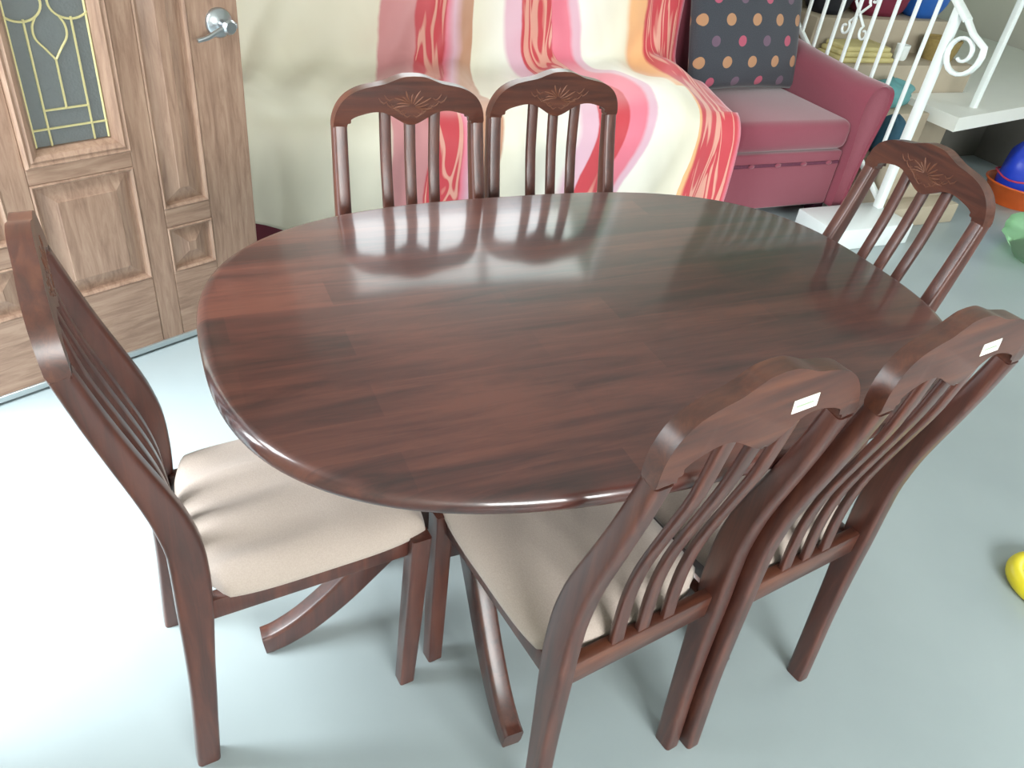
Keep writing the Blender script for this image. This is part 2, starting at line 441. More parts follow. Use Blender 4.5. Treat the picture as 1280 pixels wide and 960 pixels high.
# ------------------------------------------------------------------ chairs
def seat_mesh(wrinkle):
    bm = bmesh.new(); n = 36
    yb, yf, wb, wf, zb = -0.187, 0.192, 0.284, 0.342, 0.412
    g = []
    for j in range(n + 1):
        row = []
        for i in range(n + 1):
            u = -1 + 2 * i / n; v = -1 + 2 * j / n
            u = math.sin(u * math.pi / 2); v = math.sin(v * math.pi / 2)
            uu = u * math.sqrt(max(0, 1 - 0.17 * v * v * v * v)); vv = v * math.sqrt(max(0, 1 - 0.13 * u ** 4))
            e = max(abs(u), abs(v))
            y = (yb + yf) / 2 + vv * (yf - yb) / 2
            q_ = min(1.0, (v + 1) / 0.14); w = wb + (wf - wb) * q_ * q_ * (3 - 2 * q_)
            x = uu * w / 2
            h = 0.042 * (1 - e ** 7) ** 0.5 + 0.012 * (1 - u * u) * (1 - v * v)
            if wrinkle:
                # pulled folds running forward from the back edge, strongest on the back third
                k = max(0, 0.35 - vv) ** 1.0
                d = noise.noise((x * 14, y * 5, 3.1))
                ph = x * 62 + 1.2 * math.sin(y * 17) + 2.2 * d
                h += (0.0055 * math.sin(ph) * k + 0.004 * d * (0.4 + k)) * (1 - e ** 8)
            row.append(bm.verts.new((x, y, zb + h)))
        g.append(row)
    for j in range(n):
        for i in range(n): bm.faces.new((g[j][i], g[j][i+1], g[j+1][i+1], g[j+1][i]))
    rim = [g[0][i] for i in range(n)] + [g[j][n] for j in range(n)] + [g[n][i] for i in range(n, 0, -1)] + [g[j][0] for j in range(n, 0, -1)]
    low = [bm.verts.new((v.co.x * 0.985, v.co.y * 0.985, zb - 0.006)) for v in rim]
    for i in range(len(rim)):
        k = (i + 1) % len(rim); bm.faces.new((rim[k], rim[i], low[i], low[k]))
    bm.faces.new(low)
    return bm

LEAN = 0.0      # extra recline of a chair back
def post_y(z):
    pts = ((0, -0.226), (0.2, -0.212), (0.36, -0.203), (0.48, -0.1975), (0.55, -0.199), (0.61, -0.208), (0.67, -0.223), (0.74, -0.242), (0.80, -0.2565), (0.862, -0.2695), (0.97, -0.266))
    for (a, ya), (b, yb) in zip(pts, pts[1:]):
        if z <= b: return ya + (yb - ya) * (z - a) / (b - a) - LEAN * max(0, z - 0.55)
    return pts[-1][1] - LEAN * (z - 0.55)

TOP = [(0, .967), (.022, .9655), (.042, .959), (.062, .9515), (.085, .947), (.108, .942), (.128, .934), (.145, .922), (.158, .905), (.166, .885), (.170, .861)]
BOT = [(.1400, .861), (.1392, .867), (.1350, .8755), (.123, .8835), (.105, .889), (.085, .893), (.066, .8925), (.050, .887), (.034, .878), (.016, .868), (0, .863)]
TOP = [(p.x, p.y) for p in catmull([(a, b, 0) for a, b in TOP], 3)]
BOT = [(p.x, p.y) for p in catmull([(a, b, 0) for a, b in BOT], 3)]
outline = TOP + BOT + [(-x, z) for x, z in BOT[:-1][::-1]] + [(-x, z) for x, z in TOP[1:][::-1]]
S_TOP = 0.985
def crest_y(z): return -0.2700 + 0.09 * (z - 0.862) - LEAN * (0.312 + 2.6 * (z - 0.862))

def make_chair(wrinkle=False):
    t = empty('dining_chair', (0, 0, 0))
    for s in (-1, 1):
        zs = [0, .1, .2, .28, .36, .41, .46, .50, .54, .58, .62, .67, .72, .79, .862]
        smooth = catmull([(0.160 * s if z < .45 else (0.160 - 0.008 * (z - .45) / .41) * s, post_y(z), z) for z in zs], 2)
        bm = bmesh.new()
        sz = []
        for p in smooth:
            z = p.z
            d = 0.039 + 0.014 * math.exp(-((z - 0.47) / 0.17) ** 2) - 0.011 * max(0, (z - 0.6) / 0.262)
            sz.append((0.031, d))
        sweep(bm, smooth, sz, (1, 0, 0), rad=0.007, n=4)
        for v in bm.verts: v.co.z = max(0.0, v.co.z)
        finish('back_leg', bm, M['chair_wood'], t, smooth=50)
        bm = bmesh.new()
        sweep(bm, [(0.1605 * s, 0.153, 0.0), (0.1605 * s, 0.159, 0.2), (0.1605 * s, 0.165, 0.414)], [(0.030, 0.030), (0.033, 0.034), (0.034, 0.036)], (1, 0, 0), rad=0.004)
        finish('front_leg', bm, M['chair_wood'], t, smooth=40)
        box('side_rail', (0.148 * s - 0.010, 0.148 * s + 0.012 , -0.185, 0.148, 0.366, 0.410), M['chair_wood'], t, bev=0.003)
    box('front_rail', (-0.145, 0.145, 0.150, 0.172, 0.366, 0.410), M['chair_wood_x'], t, bev=0.003)
    box('back_rail', (-0.147, 0.147, -0.210, -0.188, 0.376, 0.428), M['chair_wood_x'], t, bev=0.004)
    finish('seat_pad', seat_mesh(wrinkle), M['seat'], t, smooth=50)
    # crest rail
    bm = bmesh.new(); prism(bm, outline, -0.0135, 0.0135, bev=0.0045, seg=3)
    for v in bm.verts:
        x, y, z = v.co
        v.co.x = x * S_TOP
        v.co.y = y + crest_y(z)
    crest = finish('crest_rail', bm, M['chair_wood_x'], t, smooth=50)
    # carved spray of leaves on the front of the crest
    cz = 0.905
    def front(x, z): return (x, crest_y(z) + 0.0136, z)
    for i, a in enumerate(range(-10, 191, 20)):
        ar = math.radians(a); ln = 0.034 if i % 2 == 0 else 0.026
        ca, sa = math.cos(ar), math.sin(ar)
        pts = [front(ca * ln * q * 1.35 + 0.003 * math.sin(q * 3) * sa, cz + sa * ln * q + 0.004 * math.sin(q * 3.1) * (1 if ca > 0 else -1) * abs(ca)) for q in (0.18, 0.45, 0.75, 1.0)]
        bm = bmesh.new(); tube(bm, pts, [0.0009, 0.0019, 0.0021, 0.0008], 6); finish('carved_leaf', bm, M['carving'], crest, smooth=60)
    for sgn in (-1, 1):
        for dx, dz in ((0.02, -0.018), (0.034, -0.008), (0.062, 0.006), (0.010, -0.024), (0.046, -0.002), (0.05, 0.012), (0.026, -0.012)):
            pts = [front(sgn * (dx + q * 0.012), cz + dz + 0.012 * q * q) for q in (-0.6, 0, 0.6, 1.0)]
            bm = bmesh.new(); tube(bm, pts, [0.0006, 0.0014, 0.0014, 0.0005], 6); finish('carved_leaf', bm, M['carving'], crest, smooth=60)
    for sx in (-0.056, 0, 0.056):
        zt = 0.874 if sx == 0 else 0.893
        zs = [0.42, .48, .54, .60, .66, .72, .79, zt]
        P = catmull([(sx * (0.92 + 0.06 * (z - .42) / .46), post_y(z) - 0.002, z) for z in zs], 3)
        bm = bmesh.new(); sweep(bm, P, (0.0245, 0.011), (1, 0, 0), rad=0.003, n=3)
        finish('slat', bm, M['chair_wood'], t, smooth=45)
    return t

def copy_tree(o, parent=None):
    c = o.copy(); COL.objects.link(c)
    if parent: c.parent = parent
    for ch in list(o.children): copy_tree(ch, c)
    return c

G = 'six mahogany dining chairs around the oval table'
chairs = {}
plain_chair = make_chair(False)
LEAN = 0.065
chairs['L'] = make_chair(True)
LEAN = 0.0
poses = {
    'L': (-0.5540, -0.0130, -1.475, 'mahogany dining chair with wrinkled beige seat at the table end by the open door'),
    'F1': (-0.1365, -0.2560, 0.140, 'mahogany dining chair, white sticker on its crest, seat corner beside the wrinkled beige seat'),
    'F2': (0.2225, -0.2240, 0.135, 'mahogany dining chair, white sticker on its crest, on the table side nearer the stair railing'),
    'B1': (-0.1754, 0.3098, 3.1446, 'carved mahogany dining chair between table and draped sofa, closer to the oak door'),
    'B2': (0.1850, 0.3430, 3.14, 'carved mahogany dining chair between table and draped sofa, closer to the dotted pillow'),
    'R': (0.5480, 0.0680, 1.56, 'carved mahogany dining chair at the table end facing away from the stair railing'),
}
for k in ('F1', 'F2', 'B1', 'B2', 'R'): chairs[k] = plain_chair if k == 'F1' else copy_tree(plain_chair)
for k, (x, y, t, lab) in poses.items():
    o = chairs[k]; o.location = (x, y, 0); o.rotation_euler = (0, 0, t); tag(o, lab, 'chair', G)
for k in ('F1', 'F2'):
    crest = [c for c in chairs[k].children if c.name.startswith('crest_rail')][0]
    bm = bmesh.new()
    xs, zs_ = (0.030, 0.074), (0.902, 0.920)
    def backp(x, z, d): return (x, crest_y(z) - 0.0136 - d, z)
    ring = [backp(x, z, d) for d in (0.0, 0.0008) for x, z in ((xs[0], zs_[0]), (xs[1], zs_[0]), (xs[1], zs_[1]), (xs[0], zs_[1]))]
    add_rings(bm, [ring[:4], ring[4:]])
    st = finish('sticker', bm, M['sticker'], crest); st['label'] = 'small white paper sticker'
    bm = bmesh.new()
    ring = [backp(x, z, d) for d in (0.0008, 0.0011) for x, z in ((0.036, 0.9095), (0.066, 0.9095), (0.066, 0.9118), (0.036, 0.9118))]
    add_rings(bm, [ring[:4], ring[4:]]); finish('print_line', bm, M['print'], crest)

# ------------------------------------------------------------------ sofa
SX0, SX1, SY0, SY1 = -0.46, 2.30, 1.60, 2.50
sofa = empty('sofa', (0.9, 2.05, 0))
tag(sofa, 'long dusky pink fabric sofa under a striped throw beside the stair railing', 'sofa')
def sbox(name, x0, x1, y0, y1, z0, z1, mat='sofa', bev=0.03, seg=4):
    return box(name, (x0 - 0.9, x1 - 0.9, y0 - 2.05, y1 - 2.05, z0, z1), M[mat], sofa, bev=bev, seg=seg)
sbox('base', SX0, SX1 - 0.02, SY0, SY1, 0.06, 0.325, bev=0.012)
band = sbox('trim_band', SX0, SX1 - 0.03, SY0 - 0.006, SY0 + 0.01, 0.266, 0.280, 'trim', bev=0.002, seg=1)
for i in range(18):
    x = SX0 + 0.08 + i * 0.152
    if x < SX1 - 0.06: 
        bm = bmesh.new(); bmesh.ops.create_uvsphere(bm, u_segments=10, v_segments=6, radius=0.011)
        for v in bm.verts: v.co = Vector((v.co.x * 1.7 + x - 0.9, v.co.y * 0.4 + SY0 - 0.008 - 2.05, v.co.z * 0.9 + 0.274))
        finish('trim_rosette', bm, M['sofa'], band, smooth=60)
sbox('backrest', SX0, SX1, 2.20, SY1, 0.30, 0.90, bev=0.07, seg=5)
for i in range(4):
    x0 = -0.41 + 0.675 * i
    cu = sbox('seat_cushion', x0 + 0.004, x0 + 0.671, SY0 - 0.012, 2.21, 0.328, 0.465, bev=0.045, seg=5)
def arm(sgn, x_in):
    # flared, rounded arm: cross-section in x-z swept front to back
    prof = [(0.0, 0.06), (0.0, 0.30), (-0.015, 0.46), (-0.02, 0.56), (0.01, 0.615), (0.07, 0.635), (0.125, 0.615), (0.145, 0.56), (0.13, 0.46), (0.10, 0.30), (0.075, 0.06)]
    P = catmull([(a, b, 0) for a, b in prof], 3)
    bm = bmesh.new(); rings = []
    for y, sc, dz in ((1.575, 0.90, -0.012), (1.560, 0.96, -0.004), (1.575, 1.0, 0.0), (1.70, 1.0, 0.0), (2.0, 1.0, 0.02), (2.3, 1.0, 0.05), (SY1, 1.0, 0.05)):
        rings.append([(x_in + sgn * (0.06 + (p.x - 0.06) * sc) - 0.9, y - 2.05, 0.06 + (p.z * 0 + p.y - 0.06) * (1 if True else 1) + (dz if p.y > 0.3 else 0)) for p in P])
    add_rings(bm, rings)
    finish('arm', bm, M['sofa'], sofa, smooth=50)
arm(1, SX1 - 0.015); arm(-1, SX0 + 0.015)
for x in (SX0 + 0.06, SX1 - 0.02):
    for y in (1.66, 2.42):
        sbox('foot', x - 0.03, x + 0.03, y - 0.03, y + 0.03, 0.0, 0.062, 'sofa_dark', bev=0.004, seg=1)

# ------------------------------------------------------------------ striped throw over the sofa
def cloth_mat():
    mt, nt, b = new_mat('striped_brocade')
    N = nt.nodes.new; Lk = nt.links.new
    uv = N('ShaderNodeUVMap'); uv.uv_map = 'UVMap'
    sep = N('ShaderNodeSeparateXYZ'); Lk(uv.outputs[0], sep.inputs[0])
    nz = N('ShaderNodeTexNoise'); nz.inputs['Scale'].default_value = 14; nz.inputs['Detail'].default_value = 3
    Lk(uv.outputs[0], nz.inputs['Vector'])
    wob = N('ShaderNodeMath'); wob.operation = 'MULTIPLY_ADD'; wob.inputs[1].default_value = 0.010; wob.inputs[2].default_value = -0.005
    Lk(nz.outputs['Fac'], wob.inputs[0])
    u2 = N('ShaderNodeMath'); u2.operation = 'ADD'; Lk(sep.outputs[0], u2.inputs[0]); Lk(wob.outputs[0], u2.inputs[1])
    rp = N('ShaderNodeValToRGB'); cr = rp.color_ramp; cr.interpolation = 'LINEAR'
    cream = srgb(230, 224, 204); white = srgb(238, 236, 226); dusty = srgb(205, 140, 142); red = srgb(196, 62, 72); pink = srgb(226, 120, 140); tan = srgb(190, 140, 112); peach = srgb(236, 180, 128); lil = srgb(222, 180, 196)
    bands = [(0.0, cream), (1.0, cream), (1.0, dusty), (1.42, dusty), (1.42, red), (1.80, red), (1.80, pink), (1.90, lil), (2.0, tan), (2.18, tan), (2.2, cream), (2.9, white), (3.0, lil), (3.2, lil), (3.2, red), (3.62, red), (3.62, pink), (3.85, pink), (3.9, lil), (4.0, lil), (4.02, white), (4.66, cream), (4.74, peach), (4.98, peach), (5.0, red), (5.9, red), (5.97, pink)]
    while len(cr.elements) < len(bands): cr.elements.new(0.5)
    for e, (p, c) in zip(cr.elements, sorted(bands, key=lambda q: q[0])):
        pass
    last = -1
    for i, (p, c) in enumerate(bands):
        pos = max(p / 6.0, last + 0.0004); last = pos
        cr.elements[i].position = pos; cr.elements[i].color = c
    Lk(u2.outputs[0], rp.inputs['Fac'])
    low = N('ShaderNodeMath'); low.operation = 'GREATER_THAN'; low.inputs[1].default_value = 0.735; Lk(sep.outputs[1], low.inputs[0])
    # leaf scroll motif woven into the red bands
    mp = N('ShaderNodeMapping'); mp.inputs['Scale'].default_value = (46, 6.5, 1); Lk(uv.outputs[0], mp.inputs['Vector'])
    w1 = N('ShaderNodeTexNoise'); w1.inputs['Scale'].default_value = 0.42; w1.inputs['Detail'].default_value = 1.0; w1.inputs['Distortion'].default_value = 1.5
    Lk(mp.outputs[0], w1.inputs['Vector'])
    th = N('ShaderNodeValToRGB'); ce = th.color_ramp.elements
    ce[0].position = 0.44; ce[0].color = (0, 0, 0, 1); ce[1].position = 0.47; ce[1].color = (1, 1, 1, 1)
    for p_, c_ in ((0.53, 1), (0.56, 0), (0.64, 0), (0.67, 1)):
        q_ = ce.new(p_); q_.color = (c_, c_, c_, 1)
    Lk(w1.outputs['Fac'], th.inputs['Fac'])
    # mask: only inside red areas
    def inside(a, b_):
        g1 = N('ShaderNodeMath'); g1.operation = 'GREATER_THAN'; g1.inputs[1].default_value = a / 6
        g2 = N('ShaderNodeMath'); g2.operation = 'LESS_THAN'; g2.inputs[1].default_value = b_ / 6
        Lk(u2.outputs[0], g1.inputs[0]); Lk(u2.outputs[0], g2.inputs[0])
        mu = N('ShaderNodeMath'); mu.operation = 'MULTIPLY'; Lk(g1.outputs[0], mu.inputs[0]); Lk(g2.outputs[0], mu.inputs[1])
        return mu
    pm = N('ShaderNodeMath'); pm.operation = 'MULTIPLY'; Lk(low.outputs[0], pm.inputs[0]); Lk(inside(4.6, 4.93).outputs[0], pm.inputs[1])
    hm = N('ShaderNodeMix'); hm.data_type = 'RGBA'; Lk(pm.outputs[0], hm.inputs[0]); Lk(rp.outputs[0], hm.inputs[6]); hm.inputs[7].default_value = cream
    mks = [inside(1.44, 1.8), inside(3.22, 3.62), inside(5.06, 5.88)]
    s = mks[0]
    for k in mks[1:]:
        ad = N('ShaderNodeMath'); ad.operation = 'ADD'; Lk(s.outputs[0], ad.inputs[0]); Lk(k.outputs[0], ad.inputs[1]); s = ad
    mm = N('ShaderNodeMath'); mm.operation = 'MULTIPLY'; Lk(s.outputs[0], mm.inputs[0]); Lk(th.outputs[0], mm.inputs[1])
    m2 = N('ShaderNodeMath'); m2.operation = 'MULTIPLY'; m2.inputs[1].default_value = 0.75; Lk(mm.outputs[0], m2.inputs[0])
    mx = N('ShaderNodeMix'); mx.data_type = 'RGBA'; Lk(m2.outputs[0], mx.inputs[0]); Lk(hm.outputs[2], mx.inputs[6]); mx.inputs[7].default_value = srgb(226, 176, 156)
    Lk(mx.outputs[2], b.inputs['Base Color'])
    b.inputs['Roughness'].default_value = 0.5; b.inputs['Sheen Weight'].default_value = 0.35
    return mt
M['cloth'] = cloth_mat()

def build_cloth():
    NX, NB = 150, 110
    prof = [(2.56, 0.55), (2.555, 0.80), (2.53, 0.925), (2.44, 0.955), (2.30, 0.945), (2.20, 0.88), (2.165, 0.72), (2.13, 0.585), (2.05, 0.535), (1.88, 0.525), (1.70, 0.53), (1.60, 0.515), (1.555, 0.455), (1.545, 0.36), (1.545, 0.24), (1.55, 0.125)]
    P = catmull([(y, z, 0) for y, z in prof], 12)
    # arc-length resample
    Ls = [0]
    for a, b in zip(P, P[1:]): Ls.append(Ls[-1] + (b - a).length)
    tot = Ls[-1]
    def at(s):
        s *= tot
        for i in range(len(P) - 1):
            if Ls[i + 1] >= s:
                q = (s - Ls[i]) / max(1e-9, Ls[i + 1] - Ls[i]); p = P[i].lerp(P[i + 1], q); t = (P[min(i + 2, len(P) - 1)] - P[max(i - 1, 0)]).normalized()
                return p, Vector((t.y, -t.x, 0)), t
        return P[-1], Vector((0, 0, 0)), Vector((0, -1, 0))
    # stripe edges: (at back top b=.3, seat back .5, seat front .75, hem 1)
    edges = [(-0.50, -0.50, -0.50, -0.50), (0.26, 0.20, 0.09, 0.06), (0.60, 0.54, 0.42, 0.39), (0.72, 0.74, 0.86, 0.76), (1.04, 1.08, 1.20, 1.00), (1.40, 1.42, 1.40, 1.35), (1.64, 1.60, 1.58, 1.57)]
    kb = (0.28, 0.48, 0.74, 1.0)
    def edge(k, b):
        e = edges[k]
        if b <= kb[0]: return e[0]
        for i in range(3):
            if b <= kb[i + 1]:
                q = (b - kb[i]) / (kb[i + 1] - kb[i]); q = q * q * (3 - 2 * q); return e[i] + (e[i + 1] - e[i]) * q
        return e[3]
    bm = bmesh.new(); uvl = bm.loops.layers.uv.new('UVMap')
    g = []; UV = {}
    for j in range(NB + 1):
        b = j / NB
        p, nrm, t = at(b)
        if nrm.y < 0 and b > 0.2 and b < 0.75: nrm = -nrm
        row = []
        for i in range(NX + 1):
            a = i / NX
            x = edge(0, b) + (edge(6, b) - edge(0, b)) * a
            k = 0
            while k < 5 and x > edge(k + 1, b): k += 1
            u = (k + (x - edge(k, b)) / (edge(k + 1, b) - edge(k, b))) / 6.0
            # folds
            f = 0.010 * math.sin(11 * x + 5.5 * b * 3 + 1.5 * noise.noise((x * 2.2, b * 3, 0))) + 0.014 * noise.noise((x * 3.1, b * 4.5, 1.7)) + 0.006 * noise.noise((x * 9, b * 9, 4.2))
            # long pulled folds between the seat and the backrest
            f += 0.010 * noise.noise((x * 7 + 6 * b, b * 3, 7.7)) + 0.007 * abs(noise.noise((x * 11 - 9 * b, b * 7, 2.3))) 
            f += 0.014 * math.exp(-((b - 0.55) / 0.16) ** 2) * math.sin(26 * (x + 0.9 * (b - 0.5)) + 2 * noise.noise((x * 2, b * 2, 9)))
            hem = max(0, (b - 0.78) / 0.22)
            f += hem * 0.014 * math.sin(24 * x + 2.5 * noise.noise((x * 3, 0, 5)))
            f = max(f, -0.012) + 0.016
            # bulge on the covered cushion
            bul = math.exp(-((x - 1.22) / 0.28) ** 2) * math.exp(-((b - 0.68) / 0.12) ** 2) * 0.05
            # lifted, gathered ridge next to the uncovered cushion
            rid = math.exp(-((x - (1.50 - 0.35 * max(0, 0.7 - b))) / 0.06) ** 2) * math.exp(-((b - 0.60) / 0.12) ** 2) * 0.05
            y = p.x + nrm.x * f; z = p.y + abs(nrm.y) * f + bul + rid
            if b > 0.9: z += (b - 0.9) * 0.45 * (2.2 * math.exp(-((x + 0.5) / 0.22) ** 2) + 0.12 * math.sin(5 * x))
            edge_soft = min(1, (1 - a) / 0.02)
            if x > 1.40 and b > 0.66:
                q = min(1, (x - 1.40) / 0.17) * min(1, (b - 0.66) / 0.1)
                z -= 0.03 * q * (1 if b < 0.8 else 0.4)
            v = bm.verts.new((x, y, z)); row.append(v); UV[v] = (u, b)
        g.append(row)
    for j in range(NB):
        for i in range(NX):
            f = bm.faces.new((g[j][i], g[j][i + 1], g[j + 1][i + 1], g[j + 1][i]))
            for lp in f.loops: lp[uvl].uv = UV[lp.vert]
    o = finish('sofa_throw', bm, M['cloth'], smooth=180)
    md = o.modifiers.new('thickness', 'SOLIDIFY'); md.thickness = 0.004; md.offset = 1
    return o
tag(build_cloth(), 'cream throw with red and pink floral stripes draped over the sofa', 'throw')

# ------------------------------------------------------------------ dotted pillow
def pillow_mat():
    mt, nt, b = new_mat('dotted_fabric')
    N = nt.nodes.new; Lk = nt.links.new
    uv = N('ShaderNodeUVMap'); uv.uv_map = 'UVMap'
    def dots(sx, sy, ox, oy, rad):
        mp = N('ShaderNodeMapping'); mp.inputs['Scale'].default_value = (sx, sy, 1); mp.inputs['Location'].default_value = (ox, oy, 0)
        Lk(uv.outputs[0], mp.inputs['Vector'])
        fr = N('ShaderNodeVectorMath'); fr.operation = 'FRACTION'; Lk(mp.outputs[0], fr.inputs[0])
        sb = N('ShaderNodeVectorMath'); sb.operation = 'SUBTRACT'; sb.inputs[1].default_value = (0.5, 0.5, 0); Lk(fr.outputs[0], sb.inputs[0])
        sc = N('ShaderNodeVectorMath'); sc.operation = 'MULTIPLY'; sc.inputs[1].default_value = (1.0 / sx, 1.0 / sy, 0); Lk(sb.outputs[0], sc.inputs[0])
        ln = N('ShaderNodeVectorMath'); ln.operation = 'LENGTH'; Lk(sc.outputs[0], ln.inputs[0])
        lt = N('ShaderNodeMath'); lt.operation = 'LESS_THAN'; lt.inputs[1].default_value = rad; Lk(ln.outputs['Value'], lt.inputs[0])
        return lt, mp
    nz = N('ShaderNodeTexNoise'); nz.inputs['Scale'].default_value = 150; Lk(uv.outputs[0], nz.inputs['Vector'])
    base = N('ShaderNodeMix'); base.data_type = 'RGBA'; base.inputs[6].default_value = srgb(44, 46, 54); base.inputs[7].default_value = srgb(72, 76, 84); Lk(nz.outputs['Fac'], base.inputs[0])
    d1, m1 = dots(4.4, 3.6, 0.25, 0.79, 0.040); d2, m2 = dots(4.4, 3.6, 0.75, 0.29, 0.036)
    x1 = N('ShaderNodeMix'); x1.data_type = 'RGBA'; Lk(d1.outputs[0], x1.inputs[0]); Lk(base.outputs[2], x1.inputs[6]); x1.inputs[7].default_value = srgb(176, 132, 98)
    # second rows alternate rose and mauve
    ck = N('ShaderNodeTexChecker'); ck.inputs['Scale'].default_value = 1.0; ck.inputs['Color1'].default_value = srgb(176, 84, 106); ck.inputs['Color2'].default_value = srgb(108, 86, 104)
    Lk(m2.outputs[0], ck.inputs['Vector'])
    x2 = N('ShaderNodeMix'); x2.data_type = 'RGBA'; Lk(d2.outputs[0], x2.inputs[0]); Lk(x1.outputs[2], x2.inputs[6]); Lk(ck.outputs[0], x2.inputs[7])
    Lk(x2.outputs[2], b.inputs['Base Color']); b.inputs['Roughness'].default_value = 0.9; b.inputs['Sheen Weight'].default_value = 0.2
    return mt
M['dots'] = pillow_mat()
def build_pillow():
    W, H, T_ = 0.69, 0.58, 0.17
    n = 28; bm = bmesh.new(); uvl = bm.loops.layers.uv.new('UVMap'); UV = {}
    sides = []
    for sgn in (1, -1):
        g = []
        for j in range(n + 1):
            row = []
            for i in range(n + 1):
                u = -1 + 2 * i / n; v = -1 + 2 * j / n
                x = u * W / 2 * (1 - 0.07 * (1 - v * v) * abs(u) ** 3 * 0 - 0.05 * v * v * 0) * (1 - 0.06 * (1 - abs(v)) * 0)
                pin = 1 - 0.06 * (1 - v * v) * (abs(u) ** 4)
                piv = 1 - 0.06 * (1 - u * u) * (abs(v) ** 4)
                th = (max(0, 1 - u * u) ** 0.42) * (max(0, 1 - v * v) ** 0.42)
                w = 0.006 * noise.noise((u * 2.5, v * 2.5, sgn * 3))
                if sgn < 0 and (i in (0, n) or j in (0, n)): row.append(sides[0][j][i]); continue
                vert = bm.verts.new((x * pin, -sgn * (th * T_ / 2 + w * th), (v * H / 2) * piv + H / 2)); row.append(vert); UV[vert] = (i / n * W / H * 0.9, j / n * 0.9)
            g.append(row)
        sides.append(g)
        for j in range(n):
            for i in range(n):
                q = [g[j][i], g[j][i+1], g[j+1][i+1], g[j+1][i]]
                f = bm.faces.new(q if sgn > 0 else q[::-1])
                for lp in f.loops: lp[uvl].uv = UV[lp.vert]
    return finish('throw_pillow', bm, M['dots'], smooth=180)
pil = build_pillow()
pil.location = (1.955, 2.03, 0.470); pil.rotation_euler = (math.radians(-17), 0, math.radians(4))
tag(pil, 'slate pillow with orange and pink dots on the pink sofa', 'pillow')

# ------------------------------------------------------------------ stairs
ST_X0, ST_X1, ST_X2 = 2.52, 2.98, 3.50
stairs = empty('staircase', (2.9, 1.3, 0))
tag(stairs, 'beige cement stairs climbing beside the white railing', 'stairs')
def stbox(name, x0, x1, y0, y1, z0, z1, mat, bev=0.008): return box(name, (x0 - 2.9, x1 - 2.9, y0 - 1.3, y1 - 1.3, z0, z1), mat, stairs, bev=bev)
stbox('step', ST_X0, ST_X1, 1.40, 1.52, 0.0, 0.10, M['stair'])
for i in range(1, 9):
    stbox('step', ST_X0, ST_X1 if i < 3 else ST_X2, 1.27 + 0.25 * i, 1.52 + 0.25 * i if i < 8 else 4.44, 0.0, 0.10 + 0.165 * i, M['stair'])
pl = box('plinth', (2.02, 2.50, 1.25, 1.50, 0.0, 0.10), M['tile'], bev=0.006)
tag(pl, 'low white tiled plinth at the foot of the railing post', 'plinth')

# ------------------------------------------------------------------ stair railing
RX = 2.462
railing = empty('stair_railing', (RX, 1.44, 0))
tag(railing, 'white iron stair railing with curled handrail beside the sofa arm', 'railing')
NY = 1.445
def rp_(x, y, z): return (x - RX, y - 1.44, z)
def rail_part(name, path, w, h, side, rad=0.004):
    bm = bmesh.new(); sweep(bm, [rp_(*p) for p in path], (w, h), side, rad=rad, n=3)
    return finish(name, bm, M['rail_white'], railing, smooth=40)
rail_part('newel_post', [(RX, NY, 0.10), (RX, NY, 0.98)], 0.036, 0.036, (1, 0, 0))
SL = 0.66
def hz_(y): return 0.985 + SL * (y - NY)
rail_part('handrail', [(RX, NY - 0.06, hz_(NY - 0.06))] + [(RX, y, hz_(y)) for y in (NY, 2.0, 2.52)], 0.040, 0.022, (1, 0, 0))
def lz_(y): return 0.125 + SL * (y - NY)
rail_part('bottom_rail', [(RX, NY, lz_(NY)), (RX, 2.0, lz_(2.0)), (RX, 2.52, lz_(2.52))], 0.022, 0.024, (1, 0, 0))
ys = [NY + 0.105 * i for i in range(1, 11)]
for y in ys:
    rail_part('baluster', [(RX, y, lz_(y)), (RX, y, hz_(y))], 0.0145, 0.0145, (1, 0, 0), rad=0.002)
# volute at the lower end of the handrail
bm = bmesh.new()
pts = []
y0, z0 = NY - 0.06, hz_(NY - 0.06)
cy, cz_ = NY - 0.095, 0.828
pts = [(RX, y0, z0), (RX, NY - 0.11, hz_(NY - 0.11) - 0.008)]
for k in range(0, 26):
    a = math.radians(25 - k * 20); r_ = 0.098 * (1 - k / 34)
    pts.append((RX, cy - r_ * math.cos(a) * 1.0, cz_ + r_ * math.sin(a)))
sweep(bm, [rp_(*p) for p in pts], [(0.030 - 0.014 * i / len(pts), 0.018 - 0.006 * i / len(pts)) for i in range(len(pts))], (1, 0, 0), rad=0.004, n=3)
finish('handrail_volute', bm, M['rail_white'], railing, smooth=50)
# scroll ornament between balusters
oc_y, oc_z = 1.955, 0.845
for sy in (-1, 1):
    for sz, ln in ((1, 1.0), (-1, 1.0)):
        pts = []
        for k in range(16):
            a = math.radians(-60 + k * 24); r_ = 0.034 * (1 - k / 22)
            pts.append((RX, oc_y + sy * (0.062 - r_ * math.cos(a) * 0.9), oc_z + sz * (0.075 + r_ * math.sin(a))))
        pts = [(RX, oc_y, oc_z + 0.0), (RX, oc_y + sy * 0.02, oc_z + sz * 0.02)] + pts
        bm = bmesh.new(); sweep(bm, [rp_(*p) for p in pts], (0.012, 0.010), (1, 0, 0), rad=0.003, n=3)
        finish('scroll', bm, M['rail_white'], railing, smooth=50)

